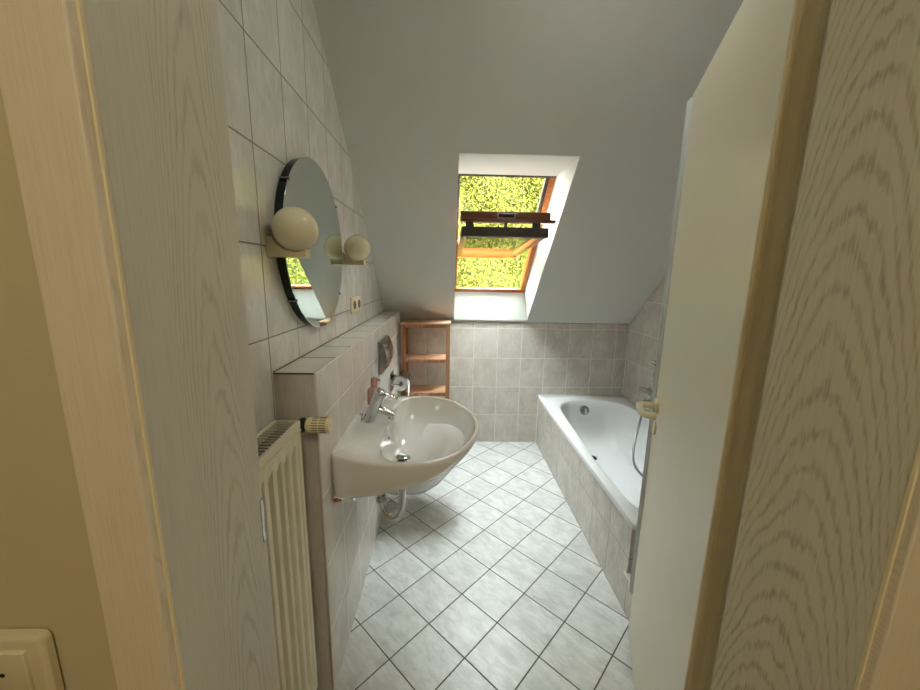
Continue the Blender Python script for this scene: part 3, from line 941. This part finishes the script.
bm = B(); NT_ = 160
TX0, TX1, TYF = XT - .012, XR - .001, L - .001
tc = (1.14, 2.12)
def rect(th, x0, x1, y0, y1, r):
    # rounded-rectangle point by ray from the centre
    poly = []
    for cx, cy, a0 in ((x1 - r, y1 - r, 0), (x0 + r, y1 - r, 90), (x0 + r, y0 + r, 180), (x1 - r, y0 + r, 270)):
        for k in range(13):
            a = math.radians(a0 + 90 * k / 12); poly.append((cx + r * math.cos(a), cy + r * math.sin(a)))
    return poly
outer = rect(0, TX0, TX1, TY0, TYF, .012)
outer_in = rect(0, TX0 + .004, TX1 - .004, TY0 + .004, TYF - .004, .010)
inner = [(.842, 2.25), (.852, 2.45), (.860, 2.56), (.872, 2.66), (.895, 2.72), (.935, 2.778), (.99, 2.815), (1.07, 2.838), (1.14, 2.842), (1.22, 2.838), (1.30, 2.818), (1.36, 2.782), (1.402, 2.73), (1.428, 2.64), (1.436, 2.5), (1.445, 2.2), (1.452, 1.9), (1.448, 1.50), (1.435, 1.44), (1.40, 1.395), (1.35, 1.372), (1.28, 1.362), (1.14, 1.360), (1.0, 1.362), (.92, 1.370), (.865, 1.39), (.833, 1.42), (.822, 1.46), (.817, 1.52), (.818, 1.85), (.826, 2.0)]
ta = [2 * PI * (k + .5) / NT_ for k in range(NT_)]
# denser sampling: angles biased for the long shape
ta = [math.atan2(math.sin(a) * 1.9, math.cos(a)) for a in ta]
RO = [ray_poly(tc, a, outer) for a in ta]; RI2 = [ray_poly(tc, a, outer_in) for a in ta]
RI = smooth_loop([ray_poly(tc, a, inner) for a in ta], 2)
bot = [(.940, 2.50), (.97, 2.60), (1.04, 2.66), (1.14, 2.675), (1.24, 2.66), (1.31, 2.60), (1.335, 2.5), (1.33, 1.95), (1.30, 1.86), (1.23, 1.81), (1.14, 1.80), (1.05, 1.81), (.98, 1.86), (.95, 1.95)]
RB = smooth_loop([ray_poly(tc, a, bot) for a in ta], 2)
rings = []
def ring3(P, z): rings.append([bm.verts.new((x, y, z)) for x, y in P])
ring3(RO, ZT - .026); ring3(RO, ZT - .006); ring3([((a[0] + b_[0]) / 2, (a[1] + b_[1]) / 2) for a, b_ in zip(RO, RI2)], ZT - .0012); ring3(RI2, ZT)
lerp = lambda A, C, f: [(a[0] + (c[0] - a[0]) * f, a[1] + (c[1] - a[1]) * f) for a, c in zip(A, C)]
ring3(lerp(RI2, RI, .5), ZT); ring3(lerp(RI2, RI, .9), ZT - .001); ring3(lerp(RI2, RI, .97), ZT - .003); ring3(RI, ZT - .008)
for k in range(1, 15):
    a = k / 14
    lat = a * .55 + .45 * a ** 3
    zz = ZT - .008 - .335 * math.sin(a * PI / 2) ** .95
    ring3(lerp(RI, RB, lat), zz)
zb = ZT - .343
ring3(lerp(RB, [(1.13, 2.54)] * NT_, .5), zb - .004)
ring3(lerp(RB, [(1.13, 2.54)] * NT_, .97), zb - .008)
for a, b_ in zip(rings, rings[1:]):
    for k in range(NT_):
        j = (k + 1) % NT_; bm.faces.new((a[k], a[j], b_[j], b_[k]))
bm.faces.new(rings[-1])
tub = mesh('bathtub', bm, M['enamel'], None, True, 50)
tag(tub, 'white enamel bathtub set behind a tiled front along the right wall', 'bathtub')
bm = B(); lathe(bm, [(0, .014), (.020, .016), (.034, .012), (.038, .004), (.038, -.004)], (1.115, 2.800, .362), (0, -1, .38), 40)
ovf = mesh('overflow_knob', bm, M['chrome_dk'], tub, True, 40)
bm = B(); box(bm, 1.105, 1.125, 2.768, 2.788, .342, .388, .004, 2)
mesh('grip', bm, M['chrome'], ovf, True, 40)
bm = B(); lathe(bm, [(.030, -.002), (.030, .002), (.024, .004), (.022, .0), (0, .0)], (1.10, 2.52, zb - .005), (0, 0, 1), 36)
dn = mesh('drain', bm, M['chrome_dk'], tub, True, 40)
bm = B(); lathe(bm, [(0, .016), (.015, .015), (.021, .010), (.021, .002), (0, .002)], (1.10, 2.52, zb - .005), (0, 0, 1), 36)
mesh('drain_plug', bm, plain('dark_plug', srgb(50, 50, 52), .3), dn, True, 40)

# bath mixer, hand shower with hose
bx = empty('bath_mixer', (XR, 2.42, .6))
bm = B(); cyl(bm, (XR - .062, 2.39, .612), (XR - .062, 2.57, .612), .022, n=28)
for yy in (2.40, 2.56):
    cyl(bm, (XR - .001, yy, .612), (XR - .062, yy, .612), .013, n=20)
    lathe(bm, [(0, .001), (.032, .001), (.030, .010), (.014, .016)], (XR, yy, .605), (-1, 0, 0), 28)
m1 = mesh('body', bm, M['chrome'], None, True, 40)
bm = B(); tube(bm, [(XR - .062, 2.42, .59), (XR - .085, 2.42, .575), (XR - .13, 2.42, .565), (XR - .165, 2.42, .552)], .013, 18, 6)
m2 = mesh('spout', bm, M['chrome'], None, True, 45)
bm = B(); lathe(bm, [(.020, 0), (.021, .02), (.014, .028), (0, .03)], (XR - .062, 2.42, .62), (0, 0, 1), 28)
box(bm, -.006, .085, -.009, .009, -.004, .004, .003, 2, M=Matrix.Translation((XR - .062, 2.42, .648)) @ Matrix.Rotation(math.radians(200), 4, 'Z') @ Matrix.Rotation(math.radians(-18), 4, 'Y'))
m3 = mesh('lever', bm, M['chrome_dk'], None, True, 40)
adopt(bx, m1, m2, m3)
tag(bx, 'chrome bath mixer tap on the tiled wall above the tub', 'tap')
hs = empty('hand_shower', (XR, 2.46, .74))
bm = B(); cyl(bm, (XR - .001, 2.47, .752), (XR - .030, 2.47, .752), .016, n=24); box(bm, XR - .052, XR - .028, 2.456, 2.484, .735, .770, .004, 2)
k1 = mesh('wall_bracket', bm, M['chrome'], None, True, 40)
bm = B(); tube(bm, [(XR - .040, 2.47, .70), (XR - .040, 2.462, .76), (XR - .055, 2.44, .83)], .010, 16, 6)
lathe(bm, [(0, .014), (.018, .012), (.030, .0), (.032, -.006), (0, -.008)], (XR - .070, 2.425, .85), (.5, .3, .8), 32)
k2 = mesh('shower_head', bm, M['chrome'], None, True, 40)
bm = B(); tube(bm, [(1.418, 2.47, .575), (1.385, 2.42, .53), (1.30, 2.31, .42), (1.235, 2.22, .32), (1.215, 2.16, .245), (1.235, 2.12, .20), (1.275, 2.10, .175), (1.33, 2.12, .20), (1.36, 2.20, .30), (1.385, 2.30, .42), (1.43, 2.42, .60), (XR - .040, 2.47, .70)], .0072, 14, 12)
k3 = mesh('hose', bm, M['hose'], None, True)
adopt(hs, k1, k2, k3)
tag(hs, 'chrome hand shower on a wall bracket, its grey hose looping into the tub', 'hand shower')

# ------------------------------------------------------------------ roof window
win = struct(empty('window_1', tuple((F_top + F_bot) / 2 + Vector((.325, 0, 0)))), 'open wooden pivot roof window')
sdir = (F_top - F_bot).normalized()              # up the slope
wn_ = Vector((0, math.sin(SL), math.cos(SL)))    # outwards
WL = (F_top - F_bot).length
FM = Matrix(((1, 0, 0, 0), (0, sdir.y, wn_.y, F_bot.y), (0, sdir.z, wn_.z, F_bot.z), (0, 0, 0, 1)))  # local x, along slope, outward
fw_ = .034
def fbox(bm, x0, x1, s0, s1, n0, n1, bev=.002): box(bm, x0, x1, s0, s1, n0, n1, bev, 2, M=FM)
bm = B()
fbox(bm, FX0, FX1, -.002, .034, -.004, .014)
fbox(bm, FX0, FX0 + .016, .0365, WL * .52, -.004, .060)
fbox(bm, FX1 - fw_, FX1, .0365, WL, -.004, .060)
w_f = mesh('window_frame', bm, M['winwood'], None, True, 40)
bm = B()
fbox(bm, FX0, FX1, WL - .010, WL + .004, -.004, .085); fbox(bm, FX0, FX0 + .014, WL * .525, WL - .011, -.004, .085)
fbox(bm, FX0 - .02, FX0 + .012, -.03, WL + .02, .086, .115); fbox(bm, FX1 - .056, FX1 - .0345, WL * .5, WL - .011, .004, .030)
fbox(bm, FX1 + .003, FX1 + .02, -.03, WL + .02, .061, .115)
fbox(bm, FX0, FX1, WL - .014, WL + .03, .086, .12); fbox(bm, FX0, FX1, -.04, .004, .0145, .024)
w_c = mesh('outer_cladding', bm, M['cladding'], None, True, 40)
adopt(win, w_f, w_c)
# sash turned about the middle axis until nearly level
PVT = (F_top + F_bot) / 2 - wn_ * .008
al = math.radians(3.8)
sd_ = Vector((0, -math.cos(al), math.sin(al))); sn = Vector((0, math.sin(al), math.cos(al)))
SM = Matrix(((1, 0, 0, 0), (0, sd_.y, sn.y, PVT.y), (0, sd_.z, sn.z, PVT.z), (0, 0, 0, 1)))
hx0, hx1 = .072, .553; HLn = .475
def sbox(bm, x0, x1, s0, s1, n0, n1, bev=.002): box(bm, x0, x1, s0, s1, n0, n1, bev, 2, M=SM)
sash = empty('sash', (0, 0, 0))
bm = B()
sbox(bm, hx0 - .008, hx1 - .008, -HLn, -HLn + .060, -.040, .012)
w1_ = mesh('bottom_rail', bm, M['winwood'], sash, True, 40)
bm = B(); sbox(bm, hx0 - .008, hx0 + .026, -HLn + .0605, HLn - .05, -.030, .012); mesh('stile', bm, M['winwood'], sash, True, 40)
bm = B(); sbox(bm, hx1 - .044, hx1 - .008, -HLn + .0605, HLn - .05, -.030, .012); mesh('stile', bm, M['winwood'], sash, True, 40)
bm = B(); sbox(bm, hx0 - .004, hx1, HLn - .0495, HLn, -.030, .022); mesh('top_rail', bm, M['cladding'], sash, True, 40)
bm = B(); sbox(bm, hx0 + .02, hx1 - .05, -HLn + .055, HLn - .045, -.006, .001, 0); mesh('pane', bm, M['glass'], sash)
# ventilation bar standing off the top rail on brackets
bm = B(); sbox(bm, hx0 - .012, hx1 + .008, HLn - .035, HLn + .010, .062, .104, .008); vb_ = mesh('ventilation_bar', bm, M['winwood_backlit'], sash, True, 40)
bm = B(); sbox(bm, hx0 - .014, hx1 + .034, HLn - .030, HLn + .016, .046, .062, .003); mesh('ventilation_flap', bm, M['winwood_backlit'], sash, True, 40)
bm = B()
for xx in (hx0 + .04, (hx0 + hx1) / 2, hx1 - .07):
    w = .008 if xx == (hx0 + hx1) / 2 else .022
    sbox(bm, xx - w, xx + w, HLn - .022, HLn + .004, .020, .047, .001)
mesh('bar_bracket', bm, M['cladding'], sash)
bm = B(); sbox(bm, .262, .362, HLn + .0095, HLn + .0125, .066, .094, .002); lb = mesh('type_plate', bm, M['steel'], vb_, True, 40)
bm = B(); sbox(bm, .269, .355, HLn + .0127, HLn + .0135, .071, .089, .0); mesh('plate_print', bm, M['dark'], vb_)
adopt(win, sash)

# ------------------------------------------------------------------ hedge outside
bm = B()
HYB = 4.9
nx, nz = 60, 60
gv = []
rnd = random.Random(3)
def hy(x, z): return HYB + .22 * math.sin(x * 2.1 + 1.3 * math.sin(z * 1.7)) + .16 * math.sin(z * 3.1 + x) + .08 * math.sin(7 * x + 5 * z)
for i in range(nx + 1):
    gv.append([bm.verts.new((-3 + 8 * i / nx, hy(-3 + 8 * i / nx, -1.5 + 6 * j / nz) + .12, -1.5 + 6 * j / nz)) for j in range(nz + 1)])
for i in range(nx):
    for j in range(nz): bm.faces.new((gv[i][j], gv[i + 1][j], gv[i + 1][j + 1], gv[i][j + 1]))
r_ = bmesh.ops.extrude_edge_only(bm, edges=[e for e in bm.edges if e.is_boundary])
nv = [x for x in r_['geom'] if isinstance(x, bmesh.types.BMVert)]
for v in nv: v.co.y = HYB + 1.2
n_in = len(bm.faces)
verts, faces = [], []
me = bpy.data.meshes.new('hedge')
bm.verts.index_update()
verts = [tuple(v.co) for v in bm.verts]; faces = [tuple(v.index for v in f.verts) for f in bm.faces]; bm.free()
n_in = len(faces)
def leaf(x, y, z, s):
    a = rnd.uniform(0, 2 * PI); t_ = rnd.uniform(-.9, .9)
    d = Vector((math.cos(a), .5 * rnd.uniform(-1, 1), math.sin(a))).normalized()
    n_ = Vector((rnd.uniform(-.7, .7), -1, rnd.uniform(-.3, .9))).normalized()
    w = d.cross(n_).normalized() * s * .42; d = d * s
    c = Vector((x, y, z)); b0 = len(verts)
    for q in (c - d, c - d * .1 + w, c + d, c - d * .1 - w): verts.append(tuple(q))
    faces.append((b0, b0 + 1, b0 + 2, b0 + 3))
for k in range(90000):
    # denser where the window looks
    if k % 3: x, z = rnd.uniform(-.6, 2.2), rnd.uniform(.4, 3.6)
    else: x, z = rnd.uniform(-3, 5), rnd.uniform(-1.4, 4.6)
    cl = math.sin(x * 9 + 3 * math.sin(z * 6)) * math.sin(z * 10 + 2 * x)
    if cl > .90 and rnd.random() < .7: continue
    leaf(x, hy(x, z) - rnd.random() ** 2 * .16 + .08, z, rnd.uniform(.012, .027))
me.from_pydata(verts, [], faces)
me.materials.append(M['hedge_in']); me.materials.append(M['leaf'])
for i, p in enumerate(me.polygons): p.material_index = 0 if i < n_in else 1
hg = bpy.data.objects.new('hedge', me); COL.objects.link(hg)
tag(hg, 'bright yellow-green hedge seen through the roof window', 'hedge', kind='stuff')

# ------------------------------------------------------------------ added fill lights, sun and sky
cl_ = empty('bath_fill_light', (.50, 1.0, ZC - .07))  # added emitter out of view, brightens the bathroom beyond the daylight
bm = B(); lathe(bm, [(0, .0), (.16, .0), (.16, .02), (.14, .025)], (.50, 1.0, ZC - .0005), (0, 0, -1), 48)
q1 = mesh('fill_base', bm, M['white'], None, True, 40)
bm = B(); lathe(bm, [(.14, .026), (.135, .045), (.10, .065), (0, .072)], (.50, 1.0, ZC), (0, 0, -1), 48)
q2 = mesh('fill_shade', bm, m_emit('fill_glow', (1, .97, .90, 1), 6.5), None, True)
adopt(cl_, q1, q2)
tag(cl_, 'added round fill light on the flat bathroom ceiling, out of view', 'fill light')
hl = empty('hall_fill_light', (.10, -.75, ZC - .07))  # added warm emitter behind the camera, fills hall and doorway
bm = B(); lathe(bm, [(0, .0), (.16, .0), (.16, .02), (.14, .025)], (.10, -.75, ZC - .0005), (0, 0, -1), 48)
q1 = mesh('fill_base', bm, M['white'], None, True, 40)
bm = B(); lathe(bm, [(.14, .026), (.135, .045), (.10, .065), (0, .072)], (.10, -.75, ZC), (0, 0, -1), 48)
q2 = mesh('fill_shade', bm, m_emit('warm_fill_glow', (1, .89, .70, 1), 26.0), None, True)
adopt(hl, q1, q2)
tag(hl, 'added warm fill light in the hall, out of view', 'fill light')

sun = bpy.data.lights.new('sun', 'SUN'); sun.energy = 9; sun.angle = math.radians(1.0); sun.color = (1, .96, .86)
so_ = bpy.data.objects.new('sun', sun); COL.objects.link(so_)
so_.rotation_euler = Vector((-.45, .72, -.62)).to_track_quat('-Z', 'Y').to_euler()
w = bpy.data.worlds.new('sky'); SC.world = w; w.use_nodes = True
nt = w.node_tree
bg = nt.nodes['Background']
tc_ = nt.nodes.new('ShaderNodeTexCoord'); sp_ = nt.nodes.new('ShaderNodeSeparateXYZ'); rp = nt.nodes.new('ShaderNodeValToRGB')
nt.links.new(tc_.outputs['Generated'], sp_.inputs[0]); nt.links.new(sp_.outputs[2], rp.inputs[0]); nt.links.new(rp.outputs[0], bg.inputs[0])
rp.color_ramp.elements[0].color = (1, 1, .94, 1); rp.color_ramp.elements[1].color = (.88, .94, .98, 1)
bg.inputs[1].default_value = 24.0

# ------------------------------------------------------------------ camera
cam = bpy.data.cameras.new('camera'); co = bpy.data.objects.new('camera', cam); COL.objects.link(co)
f_px, yaw, pit, rol = 366.07, .0328, .1865, -.0169
cam.sensor_width = 36; cam.lens = 36 * f_px / 920; cam.clip_start = .02
cy, sy = math.cos(yaw), math.sin(yaw)
Rz = Matrix(((cy, sy, 0), (-sy, cy, 0), (0, 0, 1)))          # yaw frame -> world
right = Rz @ Vector((1, 0, 0)); fwdh = Rz @ Vector((0, 1, 0)); up = Vector((0, 0, 1))
cp, spn = math.cos(pit), math.sin(pit)
fwd = fwdh * cp - up * spn; upc = fwdh * spn + up * cp
cr, sr = math.cos(rol), math.sin(rol)
X = right * cr - upc * sr; U = right * sr + upc * cr
# image x = x*c - u*s ; image u = x*s + u*c
co.matrix_world = Matrix(((X.x, U.x, -fwd.x, 0), (X.y, U.y, -fwd.y, 0), (X.z, U.z, -fwd.z, 1.42), (0, 0, 0, 1)))
SC.camera = co
vs_ = SC.view_settings
vs_.view_transform = 'Standard'; vs_.look = 'None'; vs_.gamma = 1; vs_.use_curve_mapping = False
vs_.exposure = 1.0
SC.cycles.max_bounces = 10; SC.cycles.diffuse_bounces = 6; SC.cycles.glossy_bounces = 5; SC.cycles.transparent_max_bounces = 8
SC.cycles.sample_clamp_indirect = 8
SC.cycles.use_denoising = True
